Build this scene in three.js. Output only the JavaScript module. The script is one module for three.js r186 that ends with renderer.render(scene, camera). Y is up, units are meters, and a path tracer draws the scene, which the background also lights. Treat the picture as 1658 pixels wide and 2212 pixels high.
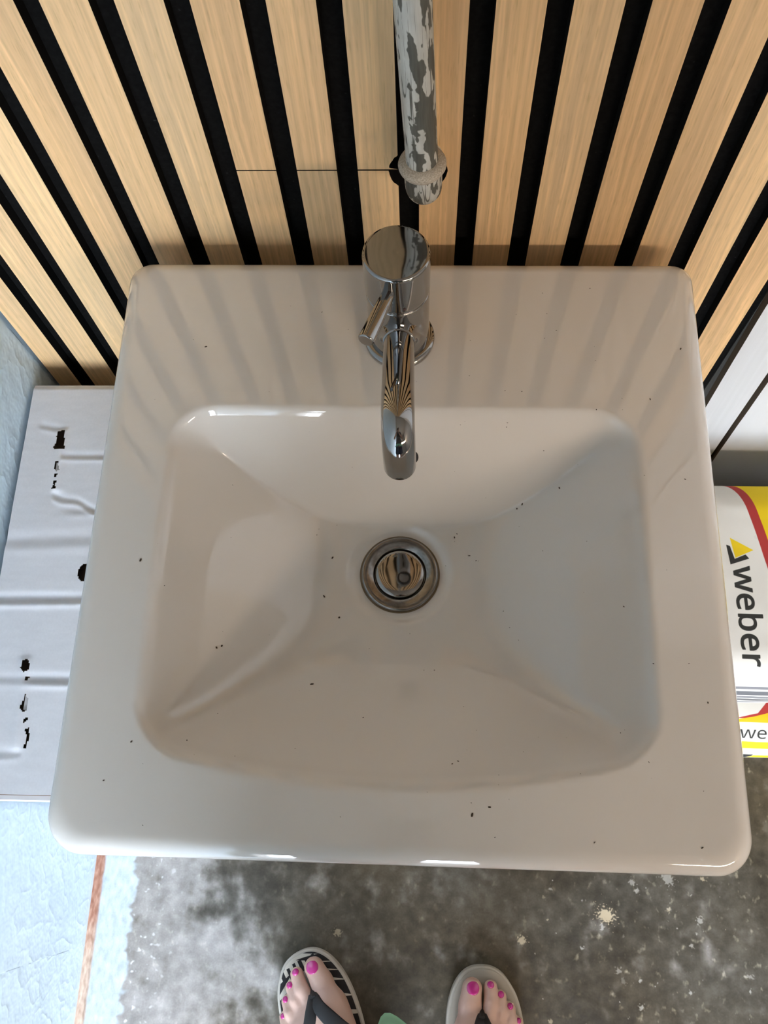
import * as THREE from 'three';
import { RectAreaLightUniformsLib } from 'three/addons/lights/RectAreaLightUniformsLib.js';
import { RoundedBoxGeometry } from 'three/addons/geometries/RoundedBoxGeometry.js';
import { mergeGeometries, mergeVertices, toCreasedNormals } from 'three/addons/utils/BufferGeometryUtils.js';
import { ImprovedNoise } from 'three/addons/math/ImprovedNoise.js';

// ------------------------------------------------------------------ camera, sky, lamps, exposure
const scene = new THREE.Scene();
const renderer = new THREE.WebGLRenderer({ antialias: true });
renderer.toneMapping = THREE.LinearToneMapping;
renderer.toneMappingExposure = 1.1;
renderer.shadowMap.enabled = true;
RectAreaLightUniformsLib.init();

const camera = new THREE.PerspectiveCamera(61.063, 1658 / 2212, 0.02, 60);
camera.position.set(0.0007, 1.1839, 0.455);
camera.rotation.order = 'YXZ';
camera.rotation.set(-1.216056, 0.133677, -0.109513);
camera.updateMatrixWorld(true);

const SKY = [20.5, 23, 25.5];           // cool overcast daylight outside the open garage door
scene.background = skyTexture();
const LAMP = { color: 0xffe8d0, power: 45, w: 1.25, d: 0.12, x: 1.2, y: 1.3, z: 1.845 };

// ------------------------------------------------------------------ helpers
function mulberry(a) { return () => { a |= 0; a = a + 0x6D2B79F5 | 0; let t = Math.imul(a ^ a >>> 15, 1 | a); t = t + Math.imul(t ^ t >>> 7, 61 | t) ^ t; return ((t ^ t >>> 14) >>> 0) / 4294967296; }; }
const rnd = mulberry(20240611);
const perlin = new ImprovedNoise();
const N3 = (x, y, z = 0.37) => perlin.noise(x, y, z);
function fbm(x, y, z = 0.37, o = 4) { let s = 0, a = 1, t = 0; for (let i = 0; i < o; i++) { s += a * N3(x, y, z + i * 7.1); t += a; a *= 0.5; x *= 2.03; y *= 2.03; } return s / t; }
const clamp = (v, a = 0, b = 1) => Math.min(b, Math.max(a, v));
const mix = (a, b, t) => a + (b - a) * t;
const sstep = (a, b, v) => { const t = clamp((v - a) / (b - a)); return t * t * (3 - 2 * t); };
const smin = (a, b, k) => { const h = Math.max(k - Math.abs(a - b), 0) / k; return Math.min(a, b) - h * h * k * 0.25; };
const V = (x, y, z) => new THREE.Vector3(x, y, z);
const RAD = Math.PI / 180;
function skyTexture() {
  const w = 64, h = 32, d = new Float32Array(w * h * 4);
  for (let j = 0; j < h; j++) for (let i = 0; i < w; i++) {
    const el = (j + 0.5) / h - 0.5, k = 1 - 0.25 * Math.max(0, el * 2), n = (j * w + i) * 4;
    d[n] = SKY[0] * k; d[n + 1] = SKY[1] * k; d[n + 2] = SKY[2] * (0.5 + 0.5 * k); d[n + 3] = 1;
  }
  const t = new THREE.DataTexture(d, w, h, THREE.RGBAFormat, THREE.FloatType);
  t.mapping = THREE.EquirectangularReflectionMapping; t.magFilter = THREE.LinearFilter; t.needsUpdate = true;
  return t;
}
function dataTex(w, h, fn, srgb = true) {
  const d = new Uint8Array(w * h * 4), c = [0, 0, 0];
  for (let j = 0; j < h; j++) for (let i = 0; i < w; i++) {
    fn((i + 0.5) / w, (j + 0.5) / h, c); const n = (j * w + i) * 4;
    d[n] = clamp(c[0], 0, 255); d[n + 1] = clamp(c[1], 0, 255); d[n + 2] = clamp(c[2], 0, 255); d[n + 3] = 255;
  }
  const t = new THREE.DataTexture(d, w, h, THREE.RGBAFormat);
  if (srgb) t.colorSpace = THREE.SRGBColorSpace;
  t.wrapS = t.wrapT = THREE.RepeatWrapping; t.magFilter = THREE.LinearFilter; t.minFilter = THREE.LinearMipmapLinearFilter; t.generateMipmaps = true; t.needsUpdate = true;
  return t;
}
const usedNames = {};
function numbered(n) { if (!(n in usedNames)) { usedNames[n] = 0; return n; } usedNames[n]++; return `${n}_${String(usedNames[n]).padStart(3, '0')}`; }
function mesh(name, geo, mat, parent = scene) {
  const m = new THREE.Mesh(geo, mat); m.name = parent === scene ? numbered(name) : name;
  m.castShadow = m.receiveShadow = true; parent.add(m); return m;
}
function tag(o, label, category, group) { o.userData.label = label; o.userData.category = category; if (group) o.userData.group = group; return o; }
function thing(name, label, category, pos = [0, 0, 0], ry = 0, group) {
  const g = new THREE.Group(); g.name = numbered(name); g.position.set(...pos); g.rotation.y = ry; scene.add(g); return tag(g, label, category, group);
}
function structure(o, label, category) { o.userData.kind = 'structure'; return tag(o, label, category); }
const std = (o) => new THREE.MeshStandardMaterial(o);
const phys = (o) => new THREE.MeshPhysicalMaterial(o);
const lin = (r, g, b) => new THREE.Color().setRGB(r, g, b);
function box(x0, x1, y0, y1, z0, z1) { const g = new THREE.BoxGeometry(x1 - x0, y1 - y0, z1 - z0); g.translate((x0 + x1) / 2, (y0 + y1) / 2, (z0 + z1) / 2); return g; }
// box with uv in metres on every face
function mbox(x0, x1, y0, y1, z0, z1) {
  const g = box(x0, x1, y0, y1, z0, z1), p = g.attributes.position, n = g.attributes.normal, u = g.attributes.uv;
  for (let i = 0; i < p.count; i++) {
    const ax = Math.abs(n.getX(i)), ay = Math.abs(n.getY(i));
    if (ax > 0.5) u.setXY(i, p.getZ(i), p.getY(i)); else if (ay > 0.5) u.setXY(i, p.getX(i), p.getZ(i)); else u.setXY(i, p.getX(i), p.getY(i));
  }
  return g;
}
// a regular grid surface from fn(u, v) -> [x, y, z]; keep(u, v) may drop cells
function gridGeo(nu, nv, fn, uvfn, keep) {
  const pos = [], uv = [], idx = [];
  for (let j = 0; j <= nv; j++) for (let i = 0; i <= nu; i++) { const u = i / nu, v = j / nv; pos.push(...fn(u, v)); uv.push(...(uvfn ? uvfn(u, v) : [u, v])); }
  for (let j = 0; j < nv; j++) for (let i = 0; i < nu; i++) {
    if (keep && !keep((i + 0.5) / nu, (j + 0.5) / nv)) continue;
    const a = j * (nu + 1) + i, b = a + 1, c = a + nu + 1, d = c + 1; idx.push(a, c, b, b, c, d);
  }
  const g = new THREE.BufferGeometry();
  g.setAttribute('position', new THREE.Float32BufferAttribute(pos, 3)); g.setAttribute('uv', new THREE.Float32BufferAttribute(uv, 2));
  g.setIndex(idx); g.computeVertexNormals(); return g;
}
function tube(points, r, seg = 64, radial = 20, cap = true) {
  const c = Array.isArray(points) ? new THREE.CatmullRomCurve3(points) : points;
  const g = [new THREE.TubeGeometry(c, seg, r, radial, false)];
  if (cap) for (const t of [0, 1]) {
    const d = c.getTangent(t).multiplyScalar(t ? 1 : -1), k = new THREE.CircleGeometry(r, radial);
    k.applyQuaternion(new THREE.Quaternion().setFromUnitVectors(V(0, 0, 1), d)); k.translate(...c.getPoint(t).toArray()); g.push(k);
  }
  return mergeGeometries(g);
}
function lathe(pts, seg = 64) { return new THREE.LatheGeometry(pts.map(([r, y]) => new THREE.Vector2(r, y)), seg); }
function roundRect(x0, x1, z0, z1, r) { // closed point list, r = [backLeft, backRight, frontRight, frontLeft]
  const out = [], cs = [[x0 + r[0], z0 + r[0], r[0], 180], [x1 - r[1], z0 + r[1], r[1], 270], [x1 - r[2], z1 - r[2], r[2], 0], [x0 + r[3], z1 - r[3], r[3], 90]];
  const n = 24;
  for (const [cx, cz, rr, a0] of cs) for (let i = 0; i <= n; i++) { const a = (a0 + 90 * i / n) * RAD; out.push([cx + rr * Math.cos(a), cz + rr * Math.sin(a)]); }
  return out;
}
function resample(pts, n) {
  const L = [0]; for (let i = 0; i < pts.length; i++) { const a = pts[i], b = pts[(i + 1) % pts.length]; L.push(L[i] + Math.hypot(b[0] - a[0], b[1] - a[1])); }
  const T = L[pts.length], out = []; let k = 0;
  for (let i = 0; i < n; i++) { const s = T * i / n; while (L[k + 1] < s) k++; const f = (s - L[k]) / (L[k + 1] - L[k] || 1), a = pts[k % pts.length], b = pts[(k + 1) % pts.length]; out.push([mix(a[0], b[0], f), mix(a[1], b[1], f)]); }
  return out;
}
// signed-distance surface meshed with surface nets (closed, smooth)
function surfaceNets(f, lo, hi, cell) {
  const n = [0, 1, 2].map(i => Math.ceil((hi[i] - lo[i]) / cell) + 1), [nx, ny, nz] = n, F = new Float32Array(nx * ny * nz);
  for (let k = 0, q = 0; k < nz; k++) for (let j = 0; j < ny; j++) for (let i = 0; i < nx; i++, q++) F[q] = f(lo[0] + i * cell, lo[1] + j * cell, lo[2] + k * cell);
  const id = new Int32Array(nx * ny * nz).fill(-1), pos = [], idx = [], sx = 1, sy = nx, sz = nx * ny, off = [0, sx, sy, sx + sy, sz, sx + sz, sy + sz, sx + sy + sz];
  const E = [[0, 1], [2, 3], [4, 5], [6, 7], [0, 2], [1, 3], [4, 6], [5, 7], [0, 4], [1, 5], [2, 6], [3, 7]];
  for (let k = 0; k < nz - 1; k++) for (let j = 0; j < ny - 1; j++) for (let i = 0; i < nx - 1; i++) {
    const q = i + j * sy + k * sz; let neg = 0; for (const o of off) if (F[q + o] < 0) neg++;
    if (!neg || neg === 8) continue;
    let x = 0, y = 0, z = 0, c = 0;
    for (const [a, b] of E) { const fa = F[q + off[a]], fb = F[q + off[b]]; if ((fa < 0) === (fb < 0)) continue; const t = fa / (fa - fb);
      x += mix(a & 1, b & 1, t); y += mix(a >> 1 & 1, b >> 1 & 1, t); z += mix(a >> 2 & 1, b >> 2 & 1, t); c++; }
    id[q] = pos.length / 3; pos.push(lo[0] + (i + x / c) * cell, lo[1] + (j + y / c) * cell, lo[2] + (k + z / c) * cell);
  }
  const quad = (a, b, c, d, flip) => { if (Math.min(a, b, c, d) < 0) return; flip ? idx.push(a, c, b, b, c, d) : idx.push(a, b, c, b, d, c); };
  for (let k = 1; k < nz - 1; k++) for (let j = 1; j < ny - 1; j++) for (let i = 1; i < nx - 1; i++) {
    const q = i + j * sy + k * sz, s = F[q] < 0;
    if (s !== F[q + sx] < 0) quad(id[q - sy - sz], id[q - sz], id[q - sy], id[q], !s);
    if (s !== F[q + sy] < 0) quad(id[q - sx - sz], id[q - sx], id[q - sz], id[q], !s);
    if (s !== F[q + sz] < 0) quad(id[q - sx - sy], id[q - sy], id[q - sx], id[q], !s);
  }
  const g = new THREE.BufferGeometry(); g.setAttribute('position', new THREE.Float32BufferAttribute(pos, 3)); g.setIndex(idx); g.computeVertexNormals();
  g.setAttribute('uv', new THREE.Float32BufferAttribute(new Float32Array(pos.length / 3 * 2), 2)); return g;
}
function capsule(x, y, z, c) { // c = [ax,ay,az,bx,by,bz,ra,rb]
  const px = x - c[0], py = y - c[1], pz = z - c[2], bx = c[3] - c[0], by = c[4] - c[1], bz = c[5] - c[2], l = bx * bx + by * by + bz * bz;
  const t = l > 0 ? clamp((px * bx + py * by + pz * bz) / l) : 0;
  return Math.hypot(px - t * bx, py - t * by, pz - t * bz) - mix(c[6], c[7], t);
}
function bounds(list, pad) { const lo = [9, 9, 9], hi = [-9, -9, -9]; for (const c of list) for (let i = 0; i < 3; i++) { lo[i] = Math.min(lo[i], c[i] - c[6] - pad, c[i + 3] - c[7] - pad); hi[i] = Math.max(hi[i], c[i] + c[6] + pad, c[i + 3] + c[7] + pad); } return [lo, hi]; }

// ------------------------------------------------------------------ materials
const SLAT_H = 2.3, WL = -0.412, WALL_X1 = 1.9, WALL_Z1 = 1.9, CEIL = 2.3;
function woodTexture(seed, tone) {
  const W = 400, H = 2048; // 0.25 m across, 2.4 m along the grain
  return dataTex(W, H, (u, v, c) => {
    const x = u * 0.25, y = v * 2.4, wob = 0.006 * N3(x * 9 + seed, y * 2.2, seed) + 0.0016 * N3(x * 40, y * 9, seed + 3);
    const xs = x + wob, ring = 0.5 + 0.5 * Math.sin(xs * 900 + 5 * N3(xs * 30, y * 1.4, seed + 8));
    const fine = N3(xs * 2600, y * 26, seed + 1), mid = N3(xs * 620, y * 5, seed + 2), broad = fbm(xs * 55, y * 2.4, seed + 5, 3);
    const pore = Math.max(0, N3(xs * 1500, y * 60, seed + 11) - 0.32) * 1.6, fleck = Math.max(0, N3(xs * 330, y * 11, seed + 13) - 0.3);
    const k = 1 + 0.05 * (ring - 0.5) + 0.045 * fine + 0.07 * mid + 0.10 * broad - 0.16 * pore + 0.18 * fleck;
    c[0] = tone[0] * k; c[1] = tone[1] * (k - 0.018 * broad); c[2] = tone[2] * (k - 0.06 * broad - 0.05 * pore);
  });
}
const woodMats = [[1.3, [216, 180, 134]], [4.7, [211, 174, 128]], [9.1, [219, 185, 140]]].map(([s, t]) => std({ map: woodTexture(s, t), roughness: 0.55 }));
const mdf = phys({ color: lin(0.006, 0.006, 0.006), roughness: 1, specularIntensity: 0.25 });
const felt = phys({ specularIntensity: 0.25, map: dataTex(512, 512, (u, v, c) => { const n = N3(u * 190, v * 190) + N3(u * 90, v * 90, 4), s = N3(u * 120, v * 120, 9) > 0.66 ? 26 : 0; c[0] = c[1] = c[2] = 14 + 6 * n + s; }), roughness: 1 });
const plaster = std({
  color: 0xffffff, roughness: 0.75, bumpScale: 0.0022,
  map: dataTex(512, 512, (u, v, c) => { const k = 226 + 9 * fbm(u * 9, v * 9, 2) + 6 * N3(u * 70, v * 70); c[0] = k - 20; c[1] = k; c[2] = k + 13; }),
  bumpMap: dataTex(1024, 1024, (u, v, c) => { const r = 1 - Math.abs(fbm(u * 16 + 3, v * 12, 6, 3)) * 2.2; c[0] = c[1] = c[2] = 110 + 60 * r * r * r + 70 * fbm(u * 20, v * 20, 3, 4) + 14 * N3(u * 160, v * 160); }, false),
});
const greyPlaster = std({ color: lin(0.42, 0.40, 0.37), roughness: 0.9 });
const ceilMat = std({ color: lin(0.30, 0.28, 0.25), roughness: 0.9 });
const ceramic = phys({ color: lin(0.74, 0.70, 0.645), roughness: 0.04, ior: 1.58, clearcoat: 0.85, clearcoatRoughness: 0.01 });
const chrome = std({ color: lin(0.36, 0.355, 0.35), metalness: 1, roughness: 0.05 });
const chromeWorn = std({ metalness: 1, roughness: 0.16, color: 0xffffff, map: dataTex(256, 64, (u, v, c) => { const k = 150 + 40 * fbm(u * 14, v * 5, 3) + 20 * N3(u * 60, v * 20), b = Math.max(0, fbm(u * 8, v * 3, 9)) * 60; c[0] = k; c[1] = k - b * 0.2; c[2] = k - b * 0.4; }) });
const rubber = std({ color: lin(0.012, 0.012, 0.013), roughness: 0.6 });

// ------------------------------------------------------------------ the room
// concrete floor: mottled grey, paint drips and plaster spots, ragged paint strip and open joint along the left wall
const FT = 1.6;
const spots = [];
{ const r = mulberry(77);
  for (let i = 0; i < 170; i++) { const dense = r() < 0.45; const x = dense ? 0.14 + 0.26 * r() : -0.36 + 1.4 * r(), z = dense ? 0.46 + 0.22 * r() : 1.1 * r(); spots.push([x, z, 0.0006 + 0.0032 * Math.pow(r(), 3), 0.6 + 2.2 * r() * r(), r() * 3.14, r() < 0.2 ? 1 : 0, 0.15 + 0.6 * r()]); }
  spots.push([0.232, 0.545, 0.008, 1.3, 0.3, 1, 0.9], [0.128, 0.576, 0.005, 1.0, 0, 1, 0.8], [0.31, 0.50, 0.006, 1.5, 0.9, 0, 0.5], [-0.098, 0.575, 0.0045, 1, 0, 1, 0.6]); }
const cellGrid = new Map();
for (const s of spots) for (let i = -1; i <= 1; i++) for (let j = -1; j <= 1; j++) { const k = (Math.floor(s[0] / 0.02) + i) * 1000 + Math.floor(s[1] / 0.02) + j; if (!cellGrid.has(k)) cellGrid.set(k, []); cellGrid.get(k).push(s); }
const floorTex = dataTex(2048, 2048, (u, v, c) => {
  const x = u * FT - 0.45, z = v * FT, m = fbm(x * 7, z * 7, 1.2, 5), f = fbm(x * 60, z * 60, 4, 3), g = N3(x * 500, z * 500, 8);
  const tint = fbm(x * 4.2 + 5, z * 4.2, 3, 2);
  let k = 70 + 52 * m + 34 * f + 7 * g, R = k + 6 + 10 * tint, G = k, B = k - 13 - 14 * tint;
  const dustAndLight = sstep(0.02, 0.72, fbm(x * 30, z * 26, 12, 5) + 0.85 * sstep(-0.16, -0.30, x + 0.10 * fbm(x * 9, z * 9, 31, 3))); const dq = 172 + 40 * f + 26 * m + 10 * g; R = mix(R, dq + 4, dustAndLight * 0.8); G = mix(G, dq, dustAndLight * 0.8); B = mix(B, dq - 3, dustAndLight * 0.8);  // dust patches, plus daylight on the left floor painted in as paler colour
  const streak = Math.max(0, fbm(x * 110, z * 80, 17, 4) - 0.22) * (0.5 + sstep(0.1, 0.3, x)) * 2.2; R += 90 * streak; G += 88 * streak; B += 78 * streak;
  const list = cellGrid.get(Math.floor(x / 0.02) * 1000 + Math.floor(z / 0.02));
  if (list) for (const [sx, sz, sr, asp, an, tan, al] of list) {
    const dx = x - sx, dz = z - sz, ca = Math.cos(an), sa = Math.sin(an), q = Math.hypot((dx * ca + dz * sa) / asp, -dx * sa + dz * ca) / sr * (1 + 0.9 * N3(x * 420, z * 420, 2) + 0.15 * N3(x * 1100, z * 1100, 5));
    const a = sstep(1.1, 0.7, q) * al; R = mix(R, tan ? 205 : 222, a); G = mix(G, tan ? 190 : 221, a); B = mix(B, tan ? 160 : 216, a);
  }
  // paint run-off on the floor beside the wall, with a ragged edge
  const edge = -0.357 + 0.014 * fbm(z * 14, 2, 5, 3) + 0.012 * fbm(z * 90, x * 60, 9, 2), pa = sstep(edge + 0.003, edge - 0.004, x);
  const pv = 224 + 12 * fbm(x * 120, z * 120, 3, 2); const pq = pv - 14 + 34 * fbm(x * 160, z * 70, 41, 3) + 10 * N3(x * 700, z * 700, 6); R = mix(R, pq - 16, pa); G = mix(G, pq - 4, pa); B = mix(B, pq + 4, pa);
  const sp = sstep(0.28, 0.5, fbm(x * 130, z * 130, 21, 2)) * sstep(-0.27, -0.355, x) * (1 - pa); R = mix(R, 222, sp); G = mix(G, 222, sp); B = mix(B, 222, sp);
  const jl = -0.4005 + 0.0018 * fbm(z * 60, 1, 3, 2), ja = sstep(jl + 0.002, jl - 0.0015, x), jb = fbm(x * 300, z * 90, 8, 3);
  const fade = sstep(0.55, 0.62, z + 0.05 * N3(z * 40, 3)); R = mix(R, mix(176, 206, fade) + 60 * jb, ja); G = mix(G, mix(128, 180, fade) + 70 * jb, ja); B = mix(B, mix(106, 160, fade) + 70 * jb, ja);
  c[0] = R; c[1] = G; c[2] = B;
});
const floorBump = dataTex(1024, 1024, (u, v, c) => { const x = u * FT - 0.45, z = v * FT; const pa = sstep(-0.352, -0.362, x); c[0] = c[1] = c[2] = 120 + 60 * fbm(x * 40, z * 40, 4, 4) + 40 * pa * (0.6 + fbm(x * 120, z * 60, 5, 3)) - 70 * sstep(-0.399, -0.404, x); }, false);
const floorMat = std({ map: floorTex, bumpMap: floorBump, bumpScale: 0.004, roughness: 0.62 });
{
  const g = box(WL - 0.2, WALL_X1 + 0.2, -0.2, 0, -0.25, WALL_Z1 + 0.2), p = g.attributes.position, uv = g.attributes.uv;
  for (let i = 0; i < p.count; i++) uv.setXY(i, (p.getX(i) + 0.45) / FT, p.getZ(i) / FT);
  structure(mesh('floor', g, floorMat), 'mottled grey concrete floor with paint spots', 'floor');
  const out = mesh('driveway', mbox(-9, 9, -0.22, -0.02, WALL_Z1 + 0.2, 14), std({ color: lin(0.36, 0.35, 0.33), roughness: 0.95 }));
  structure(out, 'pale concrete driveway outside the garage opening', 'driveway');
}
const wallUv = (g, s) => { const p = g.attributes.uv; for (let i = 0; i < p.count; i++) p.setXY(i, p.getX(i) / s, p.getY(i) / s); return g; };
structure(mesh('wall_left', wallUv(mbox(WL - 0.2, WL, -0.2, CEIL, -0.25, WALL_Z1 + 0.2), 0.6), plaster), 'rough white painted plaster wall beside the box', 'wall');
structure(mesh('wall_back', mbox(WL, WALL_X1, -0.2, CEIL, -0.25, -0.02), greyPlaster), 'grey plaster wall behind the slat cladding', 'wall');
structure(mesh('wall_right', mbox(WALL_X1, WALL_X1 + 0.2, -0.2, CEIL, -0.25, WALL_Z1 + 0.2), greyPlaster), 'grey plaster wall on the far right side', 'wall');
structure(mesh('ceiling', mbox(WL - 0.2, WALL_X1 + 0.2, CEIL, CEIL + 0.15, -0.25, WALL_Z1 + 0.2), ceilMat), 'plain grey ceiling of the garage', 'ceiling');
// front wall with the open garage doorway
const DOOR = { x0: -0.36, x1: 0.3, y1: 1.55 };
{
  const parts = [mbox(WL, DOOR.x0, 0, CEIL, WALL_Z1, WALL_Z1 + 0.2), mbox(DOOR.x1, WALL_X1, 0, CEIL, WALL_Z1, WALL_Z1 + 0.2), mbox(DOOR.x0, DOOR.x1, DOOR.y1, CEIL, WALL_Z1, WALL_Z1 + 0.2)];
  structure(mesh('wall_front', mergeGeometries(parts), greyPlaster), 'grey wall with the open garage doorway', 'wall');
}
// warm batten lamp on the front wall, right of the doorway
{
  const t = thing('wall_lamp', 'long warm white batten lamp beside the garage doorway', 'lamp', [LAMP.x, LAMP.y, LAMP.z]);
  const hous = new RoundedBoxGeometry(LAMP.w + 0.04, LAMP.d + 0.03, 0.046, 3, 0.008); hous.translate(0, 0, 0.032);
  mesh('housing', hous, std({ color: lin(0.7, 0.7, 0.7), roughness: 0.5 }), t);
  mesh('diffuser', new RoundedBoxGeometry(LAMP.w, LAMP.d, 0.016, 3, 0.006), std({ color: 0xffffff, emissive: LAMP.color, emissiveIntensity: 2, roughness: 0.5 }), t);
  const l = new THREE.RectAreaLight(LAMP.color, LAMP.power, LAMP.w, LAMP.d); l.position.set(0, 0, -0.012); t.add(l);
}

// ------------------------------------------------------------------ slat cladding
const PITCH = 0.045, GAP0 = -0.2475, GAPW = 0.0154, ST = 0.011; // slat fronts lie in z = 0
const HOLE = { x: -0.0078, y: 0.672, r: 0.0215 };
{
  const t = thing('slat_panel', 'oak veneer slat wall panel on black felt behind the sink', 'wall panel', [0, 0, 0]);
  const fg = wallUv(mbox(WL + 0.001, 0.305, 0.0, SLAT_H, -0.0195, -ST), 0.35);
  mesh('felt_backing', fg, felt, t);
  let n = 0;
  const slat = (x0, x1, y0, y1, holed) => {
    const s = new THREE.Shape();
    if (!holed) { s.moveTo(x0, y0); s.lineTo(x1, y0); s.lineTo(x1, y1); s.lineTo(x0, y1); s.closePath(); }
    else {
      const edge = holed > 0 ? x1 : x0, dx = edge - HOLE.x, dy = Math.sqrt(Math.max(0, HOLE.r ** 2 - dx * dx)), pts = [];
      const a0 = Math.atan2(-dy, dx), a1 = Math.atan2(dy, dx), nn = 22;
      for (let i = 0; i <= nn; i++) { let a = holed > 0 ? mix(a0 < 0 ? a0 + 2 * Math.PI : a0, a1, i / nn) : mix(a0, a1, i / nn); const rr = HOLE.r * (1 + (i && i < nn ? 0.022 * N3(i * 0.7, 3.3) + 0.008 * Math.sin(i * 5.1) : 0)); pts.push([HOLE.x + rr * Math.cos(a), HOLE.y + rr * Math.sin(a)]); }
      if (holed > 0) { // bite out of the right edge, walked upwards
        s.moveTo(x0, y0); s.lineTo(x1, y0);
        for (const q of pts) if (q[1] > y0 && q[1] < y1) s.lineTo(q[0], q[1]);
        if (y1 < HOLE.y + HOLE.r) { const q = Math.sqrt(Math.max(0, HOLE.r ** 2 - (y1 - HOLE.y) ** 2)); s.lineTo(HOLE.x - q, y1); } else s.lineTo(x1, y1);
        s.lineTo(x0, y1); s.closePath();
      } else { s.moveTo(x1, y0); s.lineTo(x1, y1); s.lineTo(x0, y1); for (const q of pts.reverse()) s.lineTo(q[0], q[1]); s.lineTo(x0, y0); s.closePath(); }
    }
    const g = new THREE.ExtrudeGeometry(s, { depth: ST, bevelEnabled: false, curveSegments: 8 }); g.translate(0, 0, -ST);
    const uv = g.attributes.uv, p = g.attributes.position, ox = 0.031 * n + 0.013 * ((n * 7) % 5), oy = 0.02 * (n % 5);
    for (let i = 0; i < uv.count; i++) uv.setXY(i, (p.getX(i) - x0 + ox % 0.215) / 0.25, (p.getY(i) + oy) / 2.4);
    const m = mesh('slat', g, [woodMats[(n * 5 + 1) % 3], mdf], t); return m;
  };
  for (let k = -4; k <= 12; k++) { // slat between gap k and gap k + 1
    let x0 = GAP0 + PITCH * k + GAPW, x1 = GAP0 + PITCH * (k + 1);
    if (k === -4) x0 = -0.4072;
    if (k === 11) { slat(x0, x1, 0.005, SLAT_H); n++; continue; }
    if (k > 11) break;
    if (k === 4) { slat(x0, x1, 0.005, 0.6722, 1); slat(x0, x1, 0.6736, SLAT_H, 2); }
    else if (k === 2 || k === 3) { slat(x0, x1, 0.005, 0.6722); slat(x0, x1, 0.6734, SLAT_H); }
    else if (k === 5) slat(x0, x1, 0.005, SLAT_H, -1);
    else slat(x0, x1, 0.005, SLAT_H);
    n++;
  }
}
// white boards beside the cladding
{
  const white = std({ color: lin(0.62, 0.63, 0.64), roughness: 0.55, map: dataTex(256, 256, (u, v, c) => { const k = 244 + 8 * fbm(u * 12, v * 12, 4); c[0] = c[1] = c[2] = k; }) });
  const raw = std({ color: lin(0.16, 0.115, 0.075), roughness: 0.9 });
  const slope = -0.0345; // boards lean a little: x grows downwards
  const board = (xa, xb, zf, label) => {
    const h = 2.2, t = thing('wall_board', label, 'board', [xa + 0.5 * (-slope), 0.0, 0], 0);
    const g = new THREE.BoxGeometry(xb - xa, h, zf + 0.0105, 1, 60, 1); g.translate((xb - xa) / 2, h / 2, (zf - 0.0105) / 2);
    const p = g.attributes.position; for (let i = 0; i < p.count; i++) { const y = p.getY(i); p.setX(i, p.getX(i) + slope * y + (p.getX(i) < 0.001 ? 0.0007 * fbm(y * 60, xa, 3, 2) : 0)); }
    g.computeVertexNormals();
    mesh('panel', g, [raw, raw, raw, raw, white, raw], t);
  };
  board(0.306, 0.3478, 0.0, 'narrow white board with raw brown edge beside the slats');
  board(0.3548, 0.95, 0.0, 'wide white board right of the narrow board, behind the bags');
  const back = mbox(0.306, 0.98, 0, 2.25, -0.0195, -0.0105);
  structure(mesh('trim_1', back, std({ color: lin(0.05, 0.048, 0.042), roughness: 0.9 })), 'dark backing behind the white wall boards', 'trim');
}

// ------------------------------------------------------------------ sink
const SY = 0.600;                                 // deck height
const SO = { x0: -0.2427, x1: 0.2108, z0: 0.0236, z1: 0.4757 };
const BX0 = -0.189, BX1 = 0.155, BZ0 = 0.1586, BZ1 = 0.4285, BCX = (BX0 + BX1) / 2, DR = { x: -0.0185, z: 0.2575 }, DEPTH = 0.106;
const bow = (x) => 0.019 * Math.pow(clamp(Math.abs((x - BCX) / 0.15), 0, 1.2), 2);
function sinkDepth(x, z) {
  const zz = z + bow(x) * clamp((z - BZ0) / (BZ1 - BZ0), -0.1, 1.1);
  const ramp = (d, w, p) => d <= 0 ? d * p / w : d < w ? 1 - Math.pow(1 - d / w, p) : 1;
  const L = DEPTH * ramp(x - BX0, 0.172, 2.4), R = DEPTH * ramp(BX1 - x, 0.172, 2.4), B = DEPTH * ramp(zz - BZ0, 0.062, 1.12), F = DEPTH * ramp(BZ1 - zz, 0.168, 2.1);
  const hx = (BX1 - BX0) / 2, hz = (BZ1 - BZ0) / 2, r = 0.036, qx = Math.abs(x - BCX) - hx + r, qz = Math.abs(zz - (BZ0 + BZ1) / 2) - hz + r;
  const sd = Math.hypot(Math.max(qx, 0), Math.max(qz, 0)) + Math.min(Math.max(qx, qz), 0) - r;
  let d = smin(smin(L, R, 0.016), F, 0.016); d = smin(d, B, 0.004); d = smin(d, -sd * 2.1, 0.010);
  const k = 0.009; d = -smin(-d, 0, k) - k * 0.0; // soft lip
  const rr = Math.hypot(x - DR.x, z - DR.z);
  return d + 0.0035 * sstep(0.0435, 0.0365, rr);
}
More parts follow.
